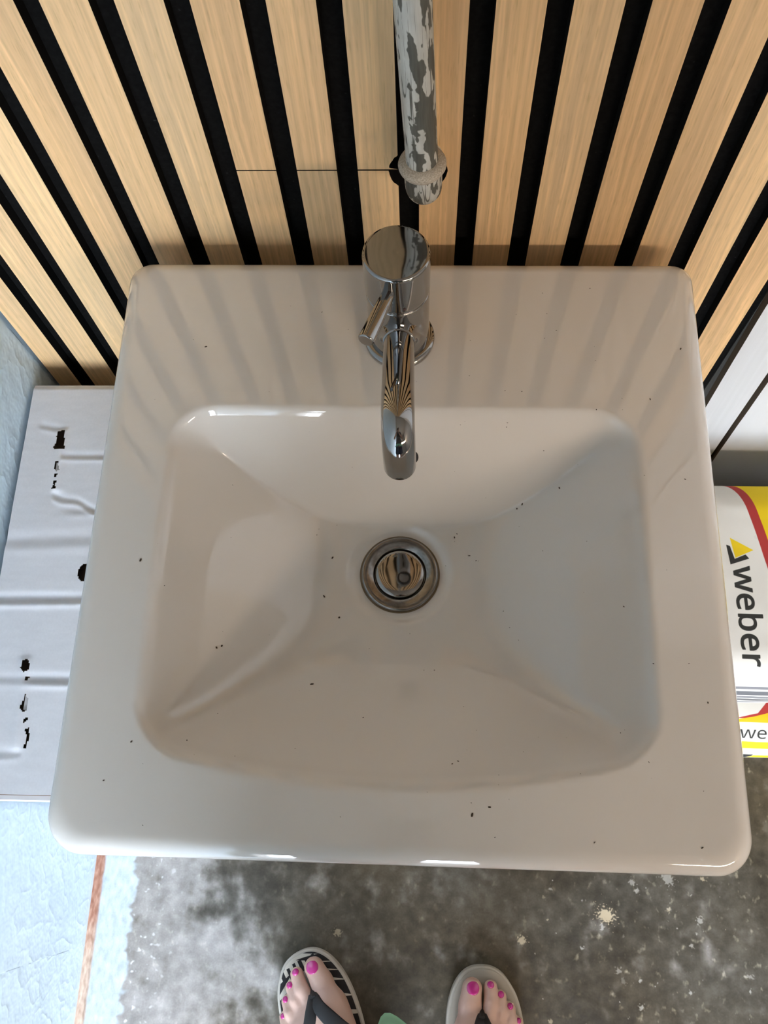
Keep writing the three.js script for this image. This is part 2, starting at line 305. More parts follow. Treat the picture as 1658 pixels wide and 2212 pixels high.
{
  const t = thing('sink', 'square white ceramic wall sink with sloping basin', 'sink', [0, 0, 0]);
  const NA = 720, inner = [], cx = DR.x, cz = DR.z;
  // rim polyline of the basin and matching outer outline along rays from the drain
  const rim = resample(roundRect(BX0, BX1, BZ0, BZ1, [0.036, 0.036, 0.036, 0.036]).map(([x, z]) => [x, z - bow(x) * clamp((z - BZ0) / (BZ1 - BZ0))]), NA);
  const outPts = roundRect(SO.x0, SO.x1, SO.z0, SO.z1, [0.017, 0.015, 0.024, 0.026]);
  const hitOuter = (dx, dz) => { // ray from drain centre to outline
    let best = 9; for (let i = 0; i < outPts.length; i++) { const a = outPts[i], b = outPts[(i + 1) % outPts.length], ex = b[0] - a[0], ez = b[1] - a[1], den = dx * ez - dz * ex; if (Math.abs(den) < 1e-12) continue;
      const s = ((a[0] - cx) * ez - (a[1] - cz) * ex) / den, q = ((a[0] - cx) * dz - (a[1] - cz) * dx) / den; if (s > 0 && q >= -1e-6 && q <= 1 + 1e-6 && s < best) best = s; }
    return best;
  };
  const insetOut = (x, z, d) => { // outline pulled in by d
    const mx = (SO.x0 + SO.x1) / 2, mz = (SO.z0 + SO.z1) / 2, hx = (SO.x1 - SO.x0) / 2, hz = (SO.z1 - SO.z0) / 2; return [mx + (x - mx) * (1 - d / hx), mz + (z - mz) * (1 - d / hz)];
  };
  const rings = [], RD = 0.024;
  const dirs = rim.map(([x, z]) => { const l = Math.hypot(x - cx, z - cz); return [(x - cx) / l, (z - cz) / l, l]; });
  const outer = dirs.map(([dx, dz]) => { const s = hitOuter(dx, dz); return [cx + dx * s, cz + dz * s]; });
  const surf = (pts) => rings.push(pts.map(([x, z]) => [x, SY - sinkDepth(x, z), z]));
  rings.push(dirs.map(([dx, dz]) => [cx + dx * RD, SY - DEPTH - 0.03, cz + dz * RD]));
  const NI = 74; for (let i = 0; i <= NI; i++) { const f = i / NI, e = f < 0.8 ? f : f; surf(dirs.map(([dx, dz, l]) => { const r = mix(RD, l + 0.006, e); return [cx + dx * r, cz + dz * r]; })); }
  const FR = 0.013, top = outer.map(([x, z]) => insetOut(x, z, FR));
  const NO = 14; for (let i = 1; i <= NO; i++) surf(dirs.map(([dx, dz, l], a) => { const f = Math.pow(i / NO, 1.35), x0 = cx + dx * (l + 0.006), z0 = cz + dz * (l + 0.006); return [mix(x0, top[a][0], f), mix(z0, top[a][1], f)]; }));
  for (let i = 1; i <= 10; i++) { const a = i / 10 * Math.PI / 2; rings.push(outer.map(([x, z]) => { const q = insetOut(x, z, FR * (1 - Math.sin(a))); return [q[0], SY - FR * (1 - Math.cos(a)), q[1]]; })); }
  for (const [d, y] of [[0.001, 0.05], [0.003, 0.09], [0.006, 0.118], [0.012, 0.128], [0.03, 0.134], [0.12, 0.142], [0.2, 0.144]]) rings.push(outer.map(([x, z]) => { const q = insetOut(x, z, d); return [q[0], SY - y, q[1]]; }));
  const pos = [], idx = [], uv = [];
  for (const r of rings) for (const q of r) { pos.push(...q); uv.push(q[0], q[2]); }
  for (let j = 0; j < rings.length - 1; j++) for (let i = 0; i < NA; i++) { const a = j * NA + i, b = j * NA + (i + 1) % NA, c = a + NA, d = b + NA; idx.push(a, b, c, b, d, c); }
  const g = new THREE.BufferGeometry(); g.setAttribute('position', new THREE.Float32BufferAttribute(pos, 3)); g.setAttribute('uv', new THREE.Float32BufferAttribute(uv, 2)); g.setIndex(idx); g.computeVertexNormals();
  mesh('basin', g, ceramic, t);
  for (const x of [-0.15, 0.12]) { const b = new THREE.CylinderGeometry(0.006, 0.006, 0.034, 16); b.rotateX(Math.PI / 2); b.translate(x, SY - 0.06, 0.017); mesh('mounting_bolt', b, chrome, t); }
  // overflow opening on the steep back face, mostly behind the spout
  const oz = 0.180, ox = -0.0125, oe = 0.001, oy = SY - sinkDepth(ox, oz), on = V(0, 1, (sinkDepth(ox, oz + oe) - sinkDepth(ox, oz - oe)) / (2 * oe)).normalize();
  const hole = mesh('overflow_hole', new THREE.CylinderGeometry(0.008, 0.008, 0.001, 32), rubber, t); hole.quaternion.setFromUnitVectors(V(0, 1, 0), on); hole.position.set(ox, oy, oz);
  // waste: flange, gasket stain and mirror plug
  const dy = SY - sinkDepth(DR.x + 0.033, DR.z);
  const fl = lathe([[0.0206, -0.006], [0.0209, -0.001], [0.0222, 0.0003], [0.026, 0.0011], [0.0295, 0.0018], [0.0312, 0.0012], [0.0316, -0.001], [0.0312, -0.003]], 96); fl.translate(DR.x, dy + 0.0022, DR.z); mesh('drain_flange', fl, chromeWorn, t);
  const st = new THREE.RingGeometry(0.0305, 0.0328, 96, 2); st.rotateX(-Math.PI / 2); st.translate(DR.x, dy + 0.0008, DR.z); mesh('drain_gasket', st, std({ color: lin(0.2, 0.14, 0.08), roughness: 0.7 }), t);
  const pl = lathe([[0, 0.0022], [0.006, 0.00216], [0.012, 0.00205], [0.0165, 0.0019], [0.0190, 0.0015], [0.0201, 0.0004], [0.0204, -0.002], [0.0204, -0.006], [0, -0.006]], 96); pl.translate(DR.x, dy + 0.0018, DR.z); mesh('drain_plug', pl, chrome, t);
}
// dirt specks lying in and on the sink
{
  const r = mulberry(991), parts = [];
  const list = [[-0.082, 0.353, 2.1], [-0.074, 0.246, 1.7], [-0.079, 0.279, 1.6], [-0.066, 0.296, 2.0], [0.107, 0.197, 1.6], [0.026, 0.226, 1.3], [0.028, 0.223, 1], [0.038, 0.242, 1.2], [-0.157, 0.402, 1.3], [-0.041, 0.379, 1.1], [0.142, 0.302, 1.2],
    [-0.171, 0.106, 1.4], [0.045, 0.439, 1.7], [0.034, 0.444, 2.0], [0.167, 0.148, 1.1], [0.127, 0.157, 1.1], [0.187, 0.212, 1], [0.193, 0.105, 1.3], [0.176, 0.459, 1.1], [-0.148, 0.330, 2.4], [-0.151, 0.332, 1.5], [0.092, 0.176, 1.0], [0.08, 0.203, 1.6], [0.076, 0.206, 1.4], [-0.04, 0.232, 1.1], [-0.043, 0.236, 0.8], [0.155, 0.345, 1.1], [0.188, 0.37, 1], [0.026, 0.41, 1.4], [0.022, 0.412, 1.2], [0.11, 0.458, 0.9], [-0.2, 0.28, 1.6], [-0.205, 0.43, 1.5], [-0.19, 0.405, 1.4]];
  for (let i = 0; i < 90; i++) list.push([-0.21 + 0.40 * r(), 0.05 + 0.41 * r(), 0.35 + 0.45 * r()]);
  for (const [x, z, s] of list) {
    if (Math.hypot(x - DR.x, z - DR.z) < 0.036 || Math.hypot(x + 0.0205, z - 0.0975) < 0.03) continue;
    const g = new THREE.IcosahedronGeometry(0.00054 * s, 0), e = 0.001; g.scale(0.8 + 0.9 * r(), 0.35, 0.6 + 0.3 * r()); g.rotateY(r() * 6.28);
    const n = V((sinkDepth(x + e, z) - sinkDepth(x - e, z)) / (2 * e), 1, (sinkDepth(x, z + e) - sinkDepth(x, z - e)) / (2 * e)).normalize();
    g.applyQuaternion(new THREE.Quaternion().setFromUnitVectors(V(0, 1, 0), n)); g.translate(x + n.x * 0.0002, SY - sinkDepth(x, z) + 0.0002, z + n.z * 0.0002); parts.push(g);
  }
  const m = mesh('dirt_specks', mergeGeometries(parts), std({ color: lin(0.05, 0.035, 0.022), roughness: 1 })); tag(m, 'tiny dark dirt specks scattered over the sink', 'dirt'); m.userData.kind = 'stuff';
}

// ------------------------------------------------------------------ faucet
{
  const fx = -0.0205, fz = 0.0975, t = thing('faucet', 'chrome single lever mixer tap on the back of the sink', 'faucet', [fx, SY, fz]);
  mesh('base_ring', lathe([[0.0225, 0], [0.0268, 0], [0.0270, 0.0025], [0.0264, 0.0045], [0.0245, 0.0056], [0.0225, 0.0058]], 96), chrome, t);
  const body = lathe([[0.0, 0.001], [0.0224, 0.001], [0.0226, 0.006], [0.0226, 0.0655], [0.0222, 0.0662], [0.0215, 0.0664]], 96); mesh('body', body, chrome, t);
  mesh('seam_ring', lathe([[0.0212, 0.0655], [0.0219, 0.0662], [0.0219, 0.0682], [0.0212, 0.069]], 96), chrome, t);
  const cap = lathe([[0.0212, 0.0685], [0.0222, 0.0688], [0.0228, 0.0695], [0.0229, 0.071], [0.0229, 0.1035], [0.0226, 0.1052], [0.0218, 0.1063], [0.0205, 0.1066], [0.010, 0.1064], [0, 0.1063]], 96); mesh('handle_cap', cap, chrome, t);
  // lever: a slim pin that leaves the cap to the front left
  const a = V(-0.0045, 0.0915, 0.0205), b = V(-0.0185, 0.0955, 0.0605), dir = b.clone().sub(a).normalize(), L = a.distanceTo(b);
  const lv = lathe([[0.0, 0], [0.0040, 0], [0.0044, 0.002], [0.0053, L * 0.6], [0.0056, L - 0.0012], [0.0050, L - 0.0002], [0.0042, L], [0, L]], 32); lv.applyQuaternion(new THREE.Quaternion().setFromUnitVectors(V(0, 1, 0), dir)); lv.translate(a.x, a.y, a.z); mesh('lever', lv, chrome, t);
  // red and blue setting dots
  for (const [x, m] of [[-0.006, lin(0.02, 0.02, 0.05)], [0.0055, lin(0.05, 0.02, 0.02)]]) { const d = new THREE.SphereGeometry(0.0011, 10, 8); d.translate(x, 0.074, Math.sqrt(0.0229 ** 2 - x * x)); mesh('setting_dot', d, std({ color: m, roughness: 0.4 }), t); }
  // spout: rises slightly, then bends down over the basin
  const path = new THREE.CurvePath(), p0 = V(0.001, 0.040, 0.018), p1 = V(0.0025, 0.0735, 0.086);
  path.add(new THREE.LineCurve3(p0, p1));
  const d1 = p1.clone().sub(p0).normalize(), tip = V(0.0042, 0.045, 0.1255);
  const bez = new THREE.CubicBezierCurve3(p1, p1.clone().addScaledVector(d1, 0.028), tip.clone().add(V(0, 0.034, 0.002)), tip);
  path.add(bez);
  const pts = []; for (let i = 0; i <= 60; i++) pts.push(path.getPoint(i / 60));
  mesh('spout', tube(pts, 0.0110, 90, 40, true), chrome, t);
  const q = new THREE.Quaternion().setFromUnitVectors(V(0, 1, 0), d1), sc = lathe([[0.0166, -0.010], [0.0140, -0.006], [0.0122, 0.000], [0.0116, 0.006], [0.0119, 0.0068], [0.0119, 0.0078], [0.0108, 0.0082]], 48); sc.applyQuaternion(q); sc.translate(p0.x + d1.x * 0.009, p0.y + d1.y * 0.009, p0.z + d1.z * 0.009); mesh('spout_collar', sc, chrome, t);
  const ae = new THREE.TorusGeometry(0.0090, 0.0018, 10, 40); const td = bez.getTangent(1); ae.applyQuaternion(new THREE.Quaternion().setFromUnitVectors(V(0, 0, 1), td)); ae.translate(tip.x + td.x * 0.0008, tip.y + td.y * 0.0008, tip.z + td.z * 0.0008); mesh('aerator', ae, std({ color: lin(0.06, 0.06, 0.065), metalness: 0.6, roughness: 0.4 }), t);
}

// ------------------------------------------------------------------ galvanised pipe with elbow
{
  const pipeTex = dataTex(512, 2048, (u, v, c) => { // u round the pipe, v 1 m along it
    const a = u * 6.2832, X = Math.cos(a) * 0.0107, Z = Math.sin(a) * 0.0107, y = v;
    const w = 0.5 * N3(X * 60, y * 30, Z * 60 + 3), f = fbm(X * 230 + w, y * 60 + w, 2 + Z * 230, 4), big = fbm(X * 90, y * 16, 5 + Z * 90, 3);
    const bare = sstep(0.05, 0.09, f * 0.75 + big * 0.7 + 0.20 * Math.cos(a - 0.5) - 0.10), sc = fbm(X * 900, y * 60, Z * 900, 2);
    let k = 196 + 22 * fbm(X * 200, y * 60, 5 + Z * 200, 3) + 10 * sc; const d = 92 + 16 * sc;
    k = mix(k, d, bare); const crack = Math.abs(N3(X * 260 + 0.6 * N3(y * 22, 1), y * 9, 11 + Z * 260)); k = mix(k, 70, sstep(0.022, 0.008, crack) * (1 - bare) * 0.8);
    c[0] = k; c[1] = k + 1; c[2] = k - 5;
  });
  const pm = std({ map: pipeTex, roughness: 0.5, metalness: 0.25 });
  const t = thing('water_pipe', 'vertical galvanised water pipe with flaking grey paint above the tap', 'pipe', [-0.0045, 0.7225, 0.037]);
  t.rotation.z = 2.6 * RAD;
  const st = new THREE.CylinderGeometry(0.0107, 0.0107, 1.5, 48, 1, true); st.translate(0, 0.75, 0);
  { const uv = st.attributes.uv, p = st.attributes.position; for (let i = 0; i < uv.count; i++) uv.setXY(i, uv.getX(i), p.getY(i) + 0.105); }
  mesh('riser', st, pm, t);
  const pivot = V(0, -0.008, 0);
  const rough = std({ color: 0xffffff, roughness: 0.95, map: dataTex(256, 64, (u, v, c) => { const n = fbm(u * 80, v * 18, 3, 3), k = 168 + 62 * n; c[0] = k + 6; c[1] = k - 3; c[2] = k - 18; }) });
  const col = lathe([[0.0105, 0.0022], [0.0126, 0.0021], [0.0150, 0.0006], [0.0161, -0.0014], [0.0160, -0.0034], [0.0146, -0.0060], [0.0124, -0.0072]], 48);
  { const p = col.attributes.position; for (let i = 0; i < p.count; i++) { const k = 1 + 0.02 * N3(p.getX(i) * 110, p.getY(i) * 110, p.getZ(i) * 110); p.setX(i, p.getX(i) * k); p.setZ(i, p.getZ(i) * k); } col.computeVertexNormals(); }
  mesh('collar', col, rough, t);
  // elbow body: bends from the riser back into the wall
  const epts = []; const R = 0.017; epts.push(V(0, -0.004, 0)); epts.push(V(0, -0.012, 0)); for (let i = 0; i <= 14; i++) { const a = i / 14 * Math.PI / 2; epts.push(V(0, -0.017 - R * Math.sin(a), -R * (1 - Math.cos(a)))); } epts.push(V(0, -0.017 - R, -0.045));
  const eg = tube(epts, 0.0126, 70, 40, true); const uv = eg.attributes.uv; for (let i = 0; i < uv.count; i++) uv.setXY(i, uv.getY(i) + 0.2, uv.getX(i) * 0.09 + 0.33);
  mesh('elbow', eg, pm, t);
}

// ------------------------------------------------------------------ white cardboard box on the left
{
  const t = thing('cardboard_box', 'tall white cardboard box with torn hand holes between sink and left wall', 'box', [-0.407, 0, 0.030], 0.6 * RAD);
  const w = 0.185, d = 0.406, h = 0.395;
  const card = std({ color: 0xffffff, roughness: 0.8, map: dataTex(256, 512, (u, v, c) => { const k = 222 + 6 * fbm(u * 8, v * 60, 3, 2) + 4 * N3(u * 120, v * 240); c[0] = k; c[1] = k; c[2] = k + 3; }) });
  const brown = std({ color: lin(0.2, 0.12, 0.06), roughness: 0.9 }), inside = std({ color: lin(0.12, 0.08, 0.05), roughness: 1 });
  const poly = (list) => (x, z) => { let s = false; for (let i = 0, j = list.length - 1; i < list.length; j = i++) { const a = list[i], b = list[j]; if ((a[1] > z) !== (b[1] > z) && x < (b[0] - a[0]) * (z - a[1]) / (b[1] - a[1]) + a[0]) s = !s; } return s; };
  // torn openings, in metres from the box's back left corner
  const holes = [
    [[0.034, 0.054], [0.0405, 0.053], [0.0415, 0.064], [0.043, 0.0735], [0.0335, 0.074], [0.0305, 0.0715], [0.034, 0.065], [0.0325, 0.060]],
    [[0.0355, 0.0865], [0.039, 0.088], [0.0415, 0.0965], [0.0385, 0.099], [0.036, 0.0955]],
    [[0.0365, 0.1015], [0.0405, 0.1008], [0.0395, 0.1045], [0.0375, 0.1052]],
    [[0.0365, 0.1085], [0.0405, 0.1085], [0.0395, 0.1125], [0.0412, 0.1165], [0.036, 0.1165], [0.038, 0.1125]],
    [[0.036, 0.288], [0.0405, 0.2865], [0.043, 0.291], [0.0425, 0.2965], [0.0385, 0.299], [0.035, 0.2955]],
    [[0.0405, 0.3035], [0.044, 0.3025], [0.0435, 0.3062], [0.041, 0.307]],
    [[0.043, 0.318], [0.0465, 0.3225], [0.0475, 0.332], [0.0445, 0.3355], [0.0405, 0.331], [0.0425, 0.326]],
    [[0.0455, 0.3405], [0.049, 0.3395], [0.0485, 0.3435], [0.046, 0.344]],
    [[0.0475, 0.3495], [0.0515, 0.3485], [0.053, 0.357], [0.0515, 0.3665], [0.049, 0.367], [0.051, 0.358], [0.0495, 0.353]],
    Array.from({ length: 20 }, (_, i) => [0.0845 + 0.0095 * Math.cos(i * 0.31416), 0.203 + 0.0095 * Math.sin(i * 0.31416)]),
  ].map(poly);
  const crease = (z, z0, wd, dp) => -dp * Math.exp(-(((z - z0) / wd) ** 2)) + 0.5 * dp * Math.exp(-(((z - z0 - wd * 1.9) / (wd * 0.8)) ** 2));
  const ht = (x, z) => {
    const e = 0.004 * (1 - sstep(0, 0.006, z)) * 0.6;
    let y = 0.0007 * fbm(x * 18, z * 14, 3, 3) - e;
    y += crease(z + 0.02 * (x - 0.05), 0.2275, 0.0040, 0.0022) + crease(z, 0.3035, 0.0038, 0.0020) * (0.35 + 0.65 * sstep(0.035, 0.05, x)) + crease(z, 0.1700 - 0.05 * x, 0.006, 0.0009) + crease(z, 0.0800, 0.003, 0.0012) * sstep(0.038, 0.045, x);
    y += crease(z, 0.122 + 0.35 * (x - 0.04) + 0.0018 * Math.sin(x * 170), 0.003, 0.0013) * sstep(0.036, 0.042, x) + crease(z, 0.047 + 0.20 * (x - 0.02), 0.003, 0.0008) * sstep(0.04, 0.034, x) * sstep(0.01, 0.018, x) + crease(z, 0.373 - 0.1 * x, 0.004, 0.0008) * sstep(0.05, 0.044, x) + crease(z, 0.137 + 0.01 * x, 0.004, 0.0008) * sstep(0.04, 0.07, x);
    const lip = (cx, z0, z1) => 0.0016 * Math.exp(-(((x - cx - 0.06 * (z - z0)) / 0.006) ** 2)) * sstep(z0 - 0.006, z0, z) * sstep(z1 + 0.006, z1, z); y += lip(0.038, 0.054, 0.117) + lip(0.038, 0.288, 0.366);
    return y;
  };
  const top = gridGeo(150, 330, (u, v) => [u * w, h + ht(u * w, v * d), v * d], null, (u, v) => !holes.some(f => f(u * w, v * d)));
  const body = mergeGeometries([gridGeo(1, 1, (u, v) => [0, v * (h - 0.003), (u) * d]), gridGeo(1, 1, (u, v) => [w, v * (h - 0.003), (1 - u) * d]), gridGeo(1, 1, (u, v) => [u * w, v * (h - 0.003), 0]), gridGeo(1, 1, (u, v) => [(1 - u) * w, v * (h - 0.003), d])]);
  mesh('top_panel', top, card, t);
  mesh('side_panels', body, card, t);
  mesh('bottom_panel', box(0.001, w - 0.001, 0, 0.004, 0.001, d - 0.001), brown, t);
  mesh('inner_layer', box(0.004, w - 0.004, h - 0.026, h - 0.018, 0.004, d - 0.004), inside, t);
  // exposed board edge and tape strip along the front
  mesh('board_edge', box(0.001, w - 0.001, h - 0.0036, h - 0.0008, d - 0.0016, d + 0.0004), brown, t);
  mesh('front_flap', box(0.0, w, h - 0.06, h - 0.0035, d + 0.0004, d + 0.0042), card, t);
  // pushed-in paper tongues in the openings
  for (const [x, z, l] of [[0.0395, 0.0925, 0.009], [0.046, 0.326, 0.013]]) { const g = gridGeo(6, 6, (u, v) => [x - 0.003 + u * 0.008, h - 0.0012 - 0.004 * u * (1 - v * 0.4), z - l / 2 + v * l]); mesh('paper_tongue', g, card, t); }
}

// ------------------------------------------------------------------ bags of mortar on the right
function bagGeo(x0, x1, y0, y1, z0, z1, r, seed) {
  const prof = []; const n = 14;
  for (const [cz, cy, a0] of [[z0 + r, y1 - r, 180], [z1 - r, y1 - r, 90], [z1 - r, y0 + r, 0], [z0 + r, y0 + r, -90]]) for (let i = 0; i <= n; i++) { const a = (a0 - 90 * i / n) * RAD; prof.push([cz + r * Math.cos(a), cy + r * Math.sin(a)]); }
  const P = [...prof]; P.push(prof[0]); const L = [0]; for (let i = 1; i < P.length; i++) L.push(L[i - 1] + Math.hypot(P[i][0] - P[i - 1][0], P[i][1] - P[i - 1][1]));
  const T = L[L.length - 1], at = (s) => { let i = 1; while (i < P.length - 1 && L[i] < s) i++; const f = (s - L[i - 1]) / (L[i] - L[i - 1] || 1); return [mix(P[i - 1][0], P[i][0], f), mix(P[i - 1][1], P[i][1], f)]; };
  const my = (y0 + y1) / 2, mz = (z0 + z1) / 2;
  const g = gridGeo(60, 200, (u, v) => {
    const [z, y] = at(v * T * 0.99999), e = Math.min(u, 1 - u) * (x1 - x0), k = e < 0.06 ? Math.sqrt(1 - (1 - e / 0.06) ** 2) : 1, kk = mix(0.12, 1, k), kz = mix(0.88, 1, k), x = mix(x0, x1, u);
    const nn = 0.0028 * fbm(x * 14, v * T * 14, seed, 3) * k, yy = my + (y - my) * kk, top = y > my ? 1 : 0; return [x, Math.max(y0, yy + nn * top), mz + (z - mz) * kz + nn * 0.6];
  }, (u, v) => [u, 1 - v]);
  const idx = g.index.array; for (let i = 0; i < idx.length; i += 3) { const q = idx[i + 1]; idx[i + 1] = idx[i + 2]; idx[i + 2] = q; }
  g.computeVertexNormals(); return [g, T];
}
function bagTexture(w, T, draw) {
  const S = 2600, c = document.createElement('canvas'); c.width = Math.round(w * S); c.height = Math.round(T * S); const k = c.getContext('2d');
  k.fillStyle = '#dcdad2'; k.fillRect(0, 0, c.width, c.height);
  const r = mulberry(5); for (let i = 0; i < 170; i++) { k.fillStyle = `rgba(150,145,132,${0.03 + 0.09 * r()})`; k.beginPath(); k.arc(c.width * r(), c.height * r(), 2 + 26 * r() * r(), 0, 7); k.fill(); }
  k.scale(S, S); draw(k); const t = new THREE.CanvasTexture(c); t.colorSpace = THREE.SRGBColorSpace; return t;
}
{
  const X0 = 0.215, X1 = 0.635, R0 = [0.1225, 0.24, 0.055, 0.305];
  const [g, T] = bagGeo(X0, X1, ...R0, 0.045, 3);
  // canvas x = world x - X0 ; canvas y = arc length from the back left of the profile (front is downwards)
  const X = (x) => x - X0, S0 = 0.015; // S0: offset from z = R0[2] used for the print positions
  const tex = bagTexture(X1 - X0, T, (k) => {
    const P = (list, col) => { k.fillStyle = col; k.beginPath(); list.forEach(([x, s], i) => i ? k.lineTo(X(x), s + S0) : k.moveTo(X(x), s + S0)); k.closePath(); k.fill(); };
    // yellow corner field with a red band
    const arc = (off) => { const o = []; for (let i = 0; i <= 20; i++) { const f = i / 20; o.push([0.343 + off + 0.047 * Math.pow(f, 0.62), mix(-0.01, 0.16, f)]); } return o; };
    P([...arc(0), [0.7, 0.16], [0.7, -0.01]], '#a8302c'); P([...arc(0.0105), [0.7, 0.16], [0.7, -0.01]], '#e3c400');
    P([[0.3457, 0.0887], [0.3702, 0.103], [0.3493, 0.1121]], '#e6c70a');
    P([[0.3407, 0.097], [0.3448, 0.0985], [0.3483, 0.1135], [0.361, 0.1083], [0.3645, 0.1129], [0.3429, 0.1198]], '#23231f');
    k.save(); k.translate(X(0.3455), 0.1212 + S0); k.rotate(Math.PI / 2); k.fillStyle = '#23231f';
    k.font = '100px sans-serif'; const m = k.measureText('weber').width; k.scale(0.1125 / m, 0.000340); k.lineWidth = 3.2; k.lineJoin = 'round'; k.strokeStyle = '#23231f'; k.fillText('weber', 1, 0); k.strokeText('weber', 1, 0); k.restore();
    // grey seam stripes on the rolled front end
    for (const [a, b, col] of [[0.2585, 0.2625, '#77777a'], [0.266, 0.2745, '#626265'], [0.2775, 0.2855, '#7a7a7c'], [0.2885, 0.299, '#5c5c5e'], [0.303, 0.312, '#858587']]) P([[0.2, a], [0.7, a], [0.7, b], [0.2, b]], col);
  });
  const t = thing('mortar_bag', 'upper paper mortar bag with large black lettering and yellow triangle', 'bag', [0, 0, 0]);
  mesh('sack', g, std({ map: tex, roughness: 0.75 }), t);
  const Y0 = [0, 0.118, 0.05, 0.356]; const [g2, T2] = bagGeo(X0, X1 + 0.01, ...Y0, 0.05, 8);
  const s2 = 0.010, tex2 = bagTexture(X1 + 0.01 - X0, T2, (k) => {
    const P = (list, col) => { k.fillStyle = col; k.beginPath(); list.forEach(([x, s], i) => i ? k.lineTo(X(x), s + s2) : k.moveTo(X(x), s + s2)); k.closePath(); k.fill(); };
    P([[0.375, 0.285], [0.40, 0.279], [0.415, 0.262], [0.7, 0.24], [0.7, 0.287]], '#a8302c'); P([[0.36, 0.2895], [0.395, 0.283], [0.42, 0.276], [0.7, 0.262], [0.7, 0.2905]], '#e3b90a');
    k.save(); k.translate(X(0.3790), 0.3095 + s2); k.fillStyle = '#23231f'; k.font = '100px sans-serif'; const m = k.measureText('weber').width; k.scale(0.071 / m, 0.00021); k.fillText('weber', 0, 0); k.restore();
    P([[0.2, 0.3145], [0.7, 0.3145], [0.7, 0.326], [0.2, 0.326]], '#e6cc08'); P([[0.2, 0.342], [0.403, 0.342], [0.403, 0.37], [0.2, 0.37]], '#2b2b28'); P([[0.404, 0.345], [0.7, 0.345], [0.7, 0.37], [0.404, 0.37]], '#d9c30a');
  });
  const t2 = thing('mortar_bag', 'lower paper mortar bag under the upper bag, yellow stripe on its end', 'bag', [0, 0, 0]);
  mesh('sack', g2, std({ map: tex2, roughness: 0.75 }), t2);
}

// ------------------------------------------------------------------ person: feet, legs, torso, arms and head
const skin = std({ color: lin(0.60, 0.40, 0.32), roughness: 0.5 });
const FEET = [
  { side: -1, pos: [-0.1225, 0.650], ry: 30 * RAD },   // left foot, turned out
  { side: 1, pos: [0.0845, 0.6605], ry: -3 * RAD },   // right foot
];
const SOLE = 0.019;
// local foot frame: origin at the ball, -z to the toes, +x to the little toe; heights from the sandal's top
function footPrims() {
  const main = [[0, 0.026, 0.168, 0, 0.024, 0.150, 0.026, 0.027], [0, 0.03, 0.155, -0.004, 0.082, 0.142, 0.029, 0.029], [-0.004, 0.082, 0.142, -0.002, 0.16, 0.148, 0.031, 0.034],
    [-0.004, 0.060, 0.120, -0.014, 0.026, 0.015, 0.029, 0.019], [0.004, 0.045, 0.115, 0.012, 0.020, 0.018, 0.025, 0.016], [0.012, 0.022, 0.13, 0.027, 0.015, 0.028, 0.020, 0.014], [-0.010, 0.030, 0.13, -0.022, 0.018, 0.012, 0.020, 0.0165]];
  const toes = [
    [[-0.0215, 0.0165, 0.005], [-0.0225, 0.0155, -0.016], [-0.0207, 0.0125, -0.034], 0.0150, 0.0128, 0.0118],
    [[-0.0010, 0.0180, 0.002], [0.0020, 0.0180, -0.020], [0.0010, 0.0105, -0.037], 0.0088, 0.0080, 0.0080],
    [[0.0110, 0.0165, 0.006], [0.0130, 0.0165, -0.013], [0.0128, 0.0095, -0.028], 0.0086, 0.0074, 0.0074],
    [[0.0225, 0.0150, 0.013], [0.0245, 0.0150, -0.004], [0.0240, 0.0090, -0.017], 0.0084, 0.0071, 0.0070],
    [[0.0330, 0.0130, 0.024], [0.0350, 0.0120, 0.008], [0.0340, 0.0080, -0.003], 0.0084, 0.0070, 0.0068]];
  return { main, toes };
}
let footField;
function footTop(x, z) { let y = 0.15; while (y > 0 && footField(x, y, z) > 0) y -= 0.0005; return SOLE + Math.max(y, 0); }
function footGeo() {
  const { main, toes } = footPrims();
  const segs = toes.map(([a, b, c, r0, r1, r2]) => [[...a, ...b, r0, r1], [...b, ...c, r1, r2]]);
  const f = (x, y, z) => {
    let d = 9; for (const c of main) d = smin(d, capsule(x, y, z, c), 0.022);
    d = Math.max(d, y - 0.158); let td = 9;
    for (const s of segs) td = smin(td, smin(capsule(x, y, z, s[0]), capsule(x, y, z, s[1]), 0.004), 0.0012);
    d = smin(d, td, 0.007); return Math.max(d, -(y - 0.0006));
  };
  footField = f;
  return surfaceNets(f, [-0.055, -0.004, -0.056], [0.062, 0.166, 0.212], 0.0026);
}
const place = (g, F, mirror) => { if (mirror) { g.scale(-1, 1, 1); if (g.index) { const a = g.index.array; for (let i = 0; i < a.length; i += 3) { const q = a[i + 1]; a[i + 1] = a[i + 2]; a[i + 2] = q; } } g.computeVertexNormals(); } g.rotateY(F.ry); g.translate(F.pos[0], SOLE, F.pos[1]); return g; };
const worldOf = (F, x, y, z) => { const X = x * (F.side < 0 ? -1 : 1), c = Math.cos(F.ry), s = Math.sin(F.ry); return [F.pos[0] + X * c + z * s, SOLE + y, F.pos[1] - X * s + z * c]; };
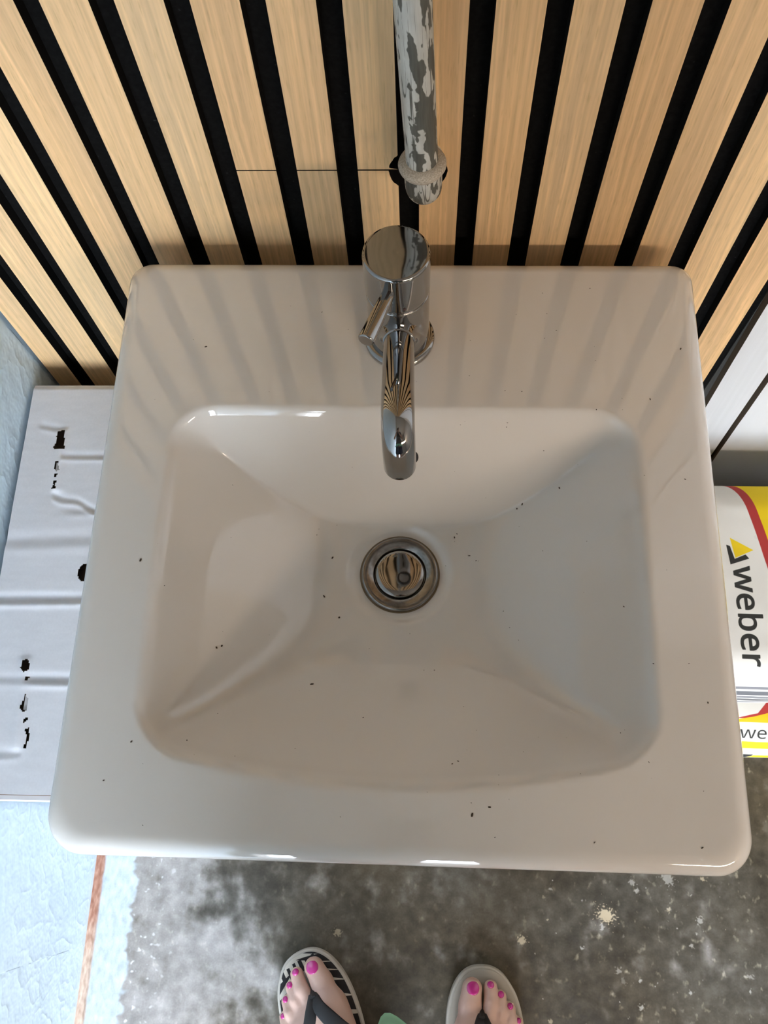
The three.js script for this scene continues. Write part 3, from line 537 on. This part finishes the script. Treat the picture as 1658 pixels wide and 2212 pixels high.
{
  const t = thing('person', 'person standing at the sink in flip-flops, mint green frill showing, magenta toenails', 'person', [0, 0, 0]);
  const geos = [];
  for (const F of FEET) geos.push(place(footGeo(), F, F.side < 0));
  // body joints
  const aL = worldOf(FEET[0], -0.003, 0.10, 0.144), aR = worldOf(FEET[1], -0.003, 0.10, 0.144);
  const kL = [-0.055, 0.455, 0.735], kR = [0.115, 0.455, 0.735], hL = [-0.055, 0.83, 0.765], hR = [0.115, 0.83, 0.765];
  const C = V(0.0007, 1.1839, 0.455), e = camera.matrixWorld.elements, rx = V(e[0], e[1], e[2]), up = V(e[4], e[5], e[6]), bk = V(e[8], e[9], e[10]);
  const ph = (a, b, c) => C.clone().addScaledVector(rx, a).addScaledVector(up, b).addScaledVector(bk, c).toArray(); // phone frame
  const wL = ph(-0.095, -0.125, 0.03), wR = ph(0.055, -0.125, 0.03), eL = [-0.235, 1.0, 0.66], eR = [0.275, 1.0, 0.68], sL = [-0.135, 1.325, 0.735], sR = [0.195, 1.325, 0.735];
  const cp = (a, b, ra, rb) => [...a, ...b, ra, rb];
  const B = [
    cp(aL, kL, 0.036, 0.050), cp(kL, hL, 0.052, 0.082), cp(aR, kR, 0.036, 0.050), cp(kR, hR, 0.052, 0.082),
    cp([0.03 - 0.05, 0.88, 0.755], [0.03 + 0.05, 0.88, 0.755], 0.108, 0.108), cp([0.03 - 0.035, 1.0, 0.745], [0.03 + 0.035, 1.0, 0.745], 0.095, 0.095), cp([-0.02, 1.17, 0.735], [0.08, 1.17, 0.735], 0.100, 0.100), cp([-0.045, 1.26, 0.735], [0.105, 1.26, 0.735], 0.078, 0.078),
    cp(sL, [0.03, 1.34, 0.735], 0.05, 0.06), cp(sR, [0.03, 1.34, 0.735], 0.05, 0.06), cp([0.03, 1.33, 0.735], [0.03, 1.43, 0.705], 0.052, 0.047),
    cp(sL, eL, 0.046, 0.036), cp(eL, wL, 0.036, 0.025), cp(sR, eR, 0.046, 0.036), cp(eR, wR, 0.036, 0.025)];
  const [blo, bhi] = bounds(B, 0.03);
  geos.push(surfaceNets((x, y, z) => { let d = 9; for (let i = 0; i < B.length; i++) d = smin(d, capsule(x, y, z, B[i]), i > 10 ? 0.02 : 0.045); return d; }, blo, bhi, 0.012));
  // head, bowed towards the phone
  const hc = V(0.03, 1.515, 0.672), hq = new THREE.Quaternion().setFromEuler(new THREE.Euler(-0.72, 0, 0)), toHead = hq.clone().invert(), tmp = V(0, 0, 0);
  geos.push(surfaceNets((x, y, z) => {
    tmp.set(x - hc.x, y - hc.y, z - hc.z).applyQuaternion(toHead); const X = Math.abs(tmp.x), Y = tmp.y, Z = tmp.z; // face looks along -Z
    const ell = (cx, cy, cz, a, b, c) => { const q = Math.hypot((X - cx) / a, (Y - cy) / b, (Z - cz) / c); return (q - 1) * Math.min(a, b, c); };
    let d = ell(0, 0.03, 0.012, 0.073, 0.082, 0.092); d = smin(d, ell(0, -0.045, -0.022, 0.052, 0.064, 0.062), 0.03); d = smin(d, ell(0, -0.088, -0.055, 0.022, 0.018, 0.02), 0.02);
    d = smin(d, capsule(X, Y, Z, [0, 0.012, -0.082, 0, -0.026, -0.100, 0.008, 0.011]), 0.012); d = smin(d, capsule(X, Y, Z, [0.008, -0.029, -0.09, 0.012, -0.029, -0.088, 0.008, 0.007]), 0.006);
    d = smin(d, capsule(X, Y, Z, [0, -0.055, -0.083, 0.017, -0.056, -0.076, 0.006, 0.003]), 0.006); d = smin(d, ell(0.078, -0.008, 0.01, 0.012, 0.03, 0.018), 0.006);
    d = Math.max(d, -(ell(0.031, 0.004, -0.088, 0.015, 0.009, 0.014))); d = smin(d, ell(0.031, 0.004, -0.071, 0.0125, 0.0125, 0.0125), 0.003); return d;
  }, [hc.x - 0.11, hc.y - 0.15, hc.z - 0.15], [hc.x + 0.11, hc.y + 0.15, hc.z + 0.15], 0.005));
  // hands round the phone edges
  for (const s of [-1, 1]) {
    const ex = s < 0 ? -0.056 : 0.016, O = (a, b, c) => ph(ex + s * a, b, c);
    const chains = [[O(0.036, -0.125, 0.03), O(0.024, -0.085, 0.026), 0.024, 0.022], [O(0.024, -0.085, 0.026), O(0.020, -0.055, 0.024), 0.022, 0.019]].map(q => cp(...q));
    const fing = []; [[-0.040, 0.0085, 0.026], [-0.058, 0.0088, 0.030], [-0.076, 0.0085, 0.028], [-0.093, 0.0078, 0.022]].forEach(([b, r, l]) => fing.push([O(0.024, b, 0.018), O(0.012, b, -0.001), O(0.010 - l * 0.5, b + 0.002, -0.0035), O(0.010 - l, b + 0.003, -0.0015), r]));
    const th = [O(0.022, -0.07, 0.036), O(0.010, -0.055, 0.040), O(-0.012, -0.045, 0.032), O(-0.020, -0.043, 0.028), 0.0095];
    const all = [...chains]; for (const f of [...fing, th]) for (let i = 0; i < 3; i++) all.push([...f[i], ...f[i + 1], f[4] * (1 - 0.06 * i), f[4] * (0.94 - 0.06 * i)]);
    const [lo, hi] = bounds(all, 0.012); geos.push(surfaceNets((x, y, z) => { let d = 9; for (const c of all) d = smin(d, capsule(x, y, z, c), 0.005); return d; }, lo, hi, 0.0035));
  }
  mesh('body', mergeGeometries(geos), skin, t);
  // toenails
  const polish = phys({ color: lin(0.50, 0.012, 0.22), roughness: 0.22, clearcoat: 1 });
  const nails = [[-0.0202, 0.0225, -0.0355, 0.0074, 0.0080], [0.0005, 0.0172, -0.0400, 0.0042, 0.0044], [0.0128, 0.0157, -0.0308, 0.0038, 0.0042], [0.0240, 0.0148, -0.0196, 0.0036, 0.0040], [0.0340, 0.0135, -0.0052, 0.0034, 0.0036]];
  for (const F of FEET) nails.forEach(([x, y, z, a, b], i) => {
    const g = new THREE.SphereGeometry(1, 20, 12); g.scale(a, 0.0028, b); g.rotateX(i ? -0.75 : -0.42); g.translate(x, y - 0.0004, z); place(g, F, F.side < 0); mesh('toenail', g, polish, t).userData.label = 'toenail painted magenta';
  });
  // mint top with a frilled hem hanging forward
  const mint = std({ color: 0xffffff, roughness: 0.9, side: THREE.DoubleSide, map: dataTex(128, 128, (u, v, c) => { const k = 1 + 0.08 * fbm(u * 20, v * 20, 3, 2) + 0.05 * Math.sin(v * 300); c[0] = 148 * k; c[1] = 205 * k; c[2] = 178 * k; }) });
  const topG = gridGeo(720, 16, (u, v) => {
    const a = u * Math.PI * 2, y = mix(0.775, 0.845, v), flare = Math.pow(1 - v, 2), fr = Math.max(0, 1 - v * 2);
    const rxx = mix(0.183, 0.172, v) + 0.03 * flare, rzz = mix(0.132, 0.122, v) + 0.008 * flare, front = Math.max(0, -Math.sin(a));
    const ruf = 1 + (0.01 + 0.012 * fr) * flare * Math.sin(a * 17 + 2 * Math.sin(a * 3)), bulge = 0.0785 * Math.pow(1 - v, 1.5) * Math.pow(front, 46) * (1 + 0.03 * Math.cos((a - Math.PI * 1.5) * 80) * fr);
    return [0.03 + Math.cos(a) * rxx * ruf - 0.043 * bulge / 0.082, y + 0.004 * fr * Math.sin(a * 70), 0.748 + Math.sin(a) * rzz * ruf - bulge];
  });
  mesh('mint_frill', topG, mint, t);
  const half = (a, b, f) => a.map((v, n) => mix(v, b[n], f)), TS = [...B.slice(4, 10), cp(sL, half(sL, eL, 0.42), 0.047, 0.043), cp(sR, half(sR, eR, 0.42), 0.047, 0.043)];
  const [tlo, thi] = bounds(TS, 0.04);
  const tee = surfaceNets((x, y, z) => {
    let d = 9; for (let i = 0; i < TS.length; i++) d = smin(d, capsule(x, y, z, TS[i]), i > 5 ? 0.02 : 0.045);
    d -= 0.010; d = Math.max(d, 0.81 - y, 0.062 - Math.hypot(x - 0.03, (y - 1.415) * 0.8, z - 0.72));
    const cut = (a, b) => { const q = half(a, b, 0.42), l = Math.hypot(b[0] - a[0], b[1] - a[1], b[2] - a[2]), o = b.map((v, n) => (v - a[n]) / l), k = (x - q[0]) * o[0] + (y - q[1]) * o[1] + (z - q[2]) * o[2]; return capsule(x, y, z, cp(a, b, 0.09, 0.09)) < 0 && Math.abs(x - 0.03) > 0.17 ? k : -9; };
    return Math.max(d, cut(sL, eL), cut(sR, eR));
  }, tlo, thi, 0.01);
  mesh('tee_shirt', tee, std({ color: lin(0.10, 0.10, 0.11), roughness: 0.9 }), t);
  const leg = (h, k) => gridGeo(48, 16, (u, v) => { const a = u * Math.PI * 2, y = mix(h[1] - 0.23, h[1] + 0.06, v), f = (h[1] - y) / (h[1] - k[1]); return [mix(h[0], k[0], clamp(f)) + Math.cos(a) * 0.097, y, mix(h[2], k[2], clamp(f)) + Math.sin(a) * 0.100]; });
  const shorts = mergeGeometries([leg(hL, kL), leg(hR, kR), gridGeo(64, 10, (u, v) => { const a = u * Math.PI * 2; return [0.03 + Math.cos(a) * mix(0.178, 0.165, v), mix(0.80, 0.97, v), 0.757 + Math.sin(a) * mix(0.119, 0.113, v)]; })]);
  mesh('shorts', shorts, std({ color: lin(0.06, 0.07, 0.1), roughness: 0.9, side: THREE.DoubleSide }), t);
  // hair: cap over the skull with a tail at the back
  const hair = surfaceNets((x, y, z) => {
    tmp.set(x - hc.x, y - hc.y, z - hc.z).applyQuaternion(toHead); const q = Math.hypot(tmp.x / 0.082, (tmp.y - 0.033) / 0.090, (tmp.z - 0.016) / 0.099); let d = (q - 1) * 0.082;
    d = Math.max(d, -(tmp.z * 0.75 + tmp.y * 0.66 + 0.018)); d = smin(d, capsule(tmp.x, tmp.y, tmp.z, [0, 0.03, 0.105, 0, -0.10, 0.13, 0.026, 0.012]), 0.02); return d;
  }, [hc.x - 0.12, hc.y - 0.2, hc.z - 0.14], [hc.x + 0.12, hc.y + 0.16, hc.z + 0.2], 0.006);
  mesh('hair', hair, std({ color: lin(0.06, 0.035, 0.02), roughness: 0.6 }), t);

  // phone in the hands, just behind the lens
  const p = thing('phone', 'dark smartphone held level over the sink', 'phone', [0, 0, 0]);
  p.quaternion.copy(camera.quaternion); p.position.set(...ph(-0.020, -0.052, 0.011));
  mesh('case', new RoundedBoxGeometry(0.072, 0.147, 0.0085, 4, 0.004), std({ color: lin(0.02, 0.02, 0.022), roughness: 0.4 }), p);
}
// flip-flops under the feet
{
  const zebra = (() => {
    const c = document.createElement('canvas'); c.width = 512; c.height = 1024; const k = c.getContext('2d'); k.fillStyle = '#cfcabd'; k.fillRect(0, 0, 512, 1024); const r = mulberry(31); k.fillStyle = '#16161a';
    for (let i = 0; i < 26; i++) for (const s of [-1, 1]) { // ragged wedges that run in from both edges
      const y = 8 + i * 40 + 14 * r(), l = 170 + 90 * r(), wd = 15 + 9 * r(), x0 = s < 0 ? -10 : 522, dir = s < 0 ? 1 : -1; k.beginPath(); k.moveTo(x0, y - wd + 60); k.quadraticCurveTo(x0 + dir * l * 0.5, y - wd + 10, x0 + dir * l, y - 26); k.quadraticCurveTo(x0 + dir * l * 0.5, y + wd + 6, x0, y + wd + 60); k.fill();
    }
    for (let i = 0; i < 7; i++) { const x = 130 + i * 42; k.fillRect(x, 30 + 10 * r(), 18 + 8 * r(), 46 + 22 * r()); }
    const t = new THREE.CanvasTexture(c); t.colorSpace = THREE.SRGBColorSpace; return t;
  })();
  const outline = []; // half widths (outer = little-toe side +x, inner = big-toe side -x) along z
  const prof = [[-0.056, 0.0, -0.0], [-0.0545, 0.010, -0.014], [-0.050, 0.019, -0.0235], [-0.042, 0.027, -0.0315], [-0.030, 0.0355, -0.038], [-0.012, 0.0425, -0.0425], [0.010, 0.0465, -0.0435], [0.035, 0.0470, -0.041], [0.07, 0.0415, -0.034], [0.11, 0.036, -0.0305], [0.15, 0.0345, -0.031], [0.175, 0.031, -0.029], [0.19, 0.023, -0.022], [0.197, 0.011, -0.0115], [0.199, 0, 0]];
  const right = prof.map(([z, o]) => [o - 0.004, z]), left = prof.slice(1, -1).reverse().map(([z, , i]) => [i - 0.004, z]);
  const curve = new THREE.CatmullRomCurve3([...right, ...left].map(([x, z]) => V(x, 0, z)), true, 'centripetal').getPoints(160).slice(0, -1);
  const shape = new THREE.Shape(curve.map(q => new THREE.Vector2(q.x, -q.z)));
  const make = (F, label, bedMat, soleMat) => {
    const t = thing('flip_flop', label, 'flip-flop', [F.pos[0], 0, F.pos[1]], F.ry, 'flip-flops on the feet'), mir = F.side < 0;
    const fix = (g) => { if (mir) { g.scale(-1, 1, 1); if (g.index) { const a = g.index.array; for (let i = 0; i < a.length; i += 3) { const q = a[i + 1]; a[i + 1] = a[i + 2]; a[i + 2] = q; } } else { for (const k of ['position', 'uv', 'normal']) { const A = g.attributes[k]; if (!A) continue; const n = A.itemSize, a = A.array; for (let i = 0; i < A.count; i += 3) for (let j = 0; j < n; j++) { const q = a[(i + 1) * n + j]; a[(i + 1) * n + j] = a[(i + 2) * n + j]; a[(i + 2) * n + j] = q; } } } g.computeVertexNormals(); } return g; };
    const sg = new THREE.ExtrudeGeometry(shape, { depth: 0.0115, bevelEnabled: true, bevelThickness: 0.003, bevelSize: 0.002, bevelOffset: -0.001, bevelSegments: 3 }); sg.rotateX(-Math.PI / 2); sg.translate(0, 0.003, 0); mesh('sole', fix(sg), soleMat, t);
    const bg = new THREE.ExtrudeGeometry(shape, { depth: 0.0012, bevelEnabled: false }); bg.scale(0.945, 0.975, 1); bg.rotateX(-Math.PI / 2); bg.translate(0, 0.0176, 0.001);
    { const p = bg.attributes.position, uv = bg.attributes.uv; for (let i = 0; i < p.count; i++) uv.setXY(i, (p.getX(i) + 0.05) / 0.1, 1 - (p.getZ(i) + 0.056) / 0.256); } mesh('footbed', fix(bg), bedMat, t);
    // thong: toe post and two flat straps over the instep
    const strap = (pts, wd) => { const c = new THREE.CatmullRomCurve3(pts), n = 40, sec = 10; return gridGeo(sec, n, (u, v) => { const q = c.getPoint(v), d = c.getTangent(v), side = V(d.z, 0, -d.x).normalize(), nm = side.clone().cross(d).normalize(), a = u * Math.PI * 2, w2 = wd(v); q.addScaledVector(side, Math.cos(a) * w2).addScaledVector(nm, Math.sin(a) * 0.0022); return q.toArray(); }); };
    mesh('toe_post', fix(tube([V(-0.0092, 0.014, -0.012), V(-0.0092, 0.028, -0.011), V(-0.0092, 0.038, -0.011), V(-0.0092, footTop(-0.0092, -0.006) + 0.002, -0.006)], 0.0040, 24, 12)), rubber, t);
    const wd = (v) => 0.0058 + 0.0034 * Math.sin(Math.min(1, v * 1.3) * Math.PI * 0.75);
    const over = (list) => list.map(([x, z, y]) => V(x, y ?? footTop(x, z) + 0.0016, z));
    mesh('strap', fix(strap(over([[-0.0092, -0.009], [-0.0125, 0.003], [-0.019, 0.018], [-0.0265, 0.034], [-0.0345, 0.054, 0.046], [-0.041, 0.068, 0.034], [-0.0405, 0.080, 0.014]]), wd)), rubber, t);
    mesh('strap', fix(strap(over([[-0.0092, -0.009], [-0.003, 0.003], [0.006, 0.018], [0.017, 0.034], [0.0285, 0.052, 0.046], [0.0400, 0.066, 0.034], [0.0405, 0.080, 0.014]]), wd)), rubber, t);
  };
  const pale = std({ color: lin(0.46, 0.43, 0.37), roughness: 0.8 });
  make(FEET[0], 'flip-flop with black and white zebra striped footbed', std({ map: zebra, roughness: 0.75 }), std({ color: lin(0.5, 0.47, 0.41), roughness: 0.8 }));
  make(FEET[1], 'flip-flop with plain beige footbed and black thong', std({ color: lin(0.40, 0.365, 0.30), roughness: 0.8 }), pale);
}

renderer.render(scene, camera);
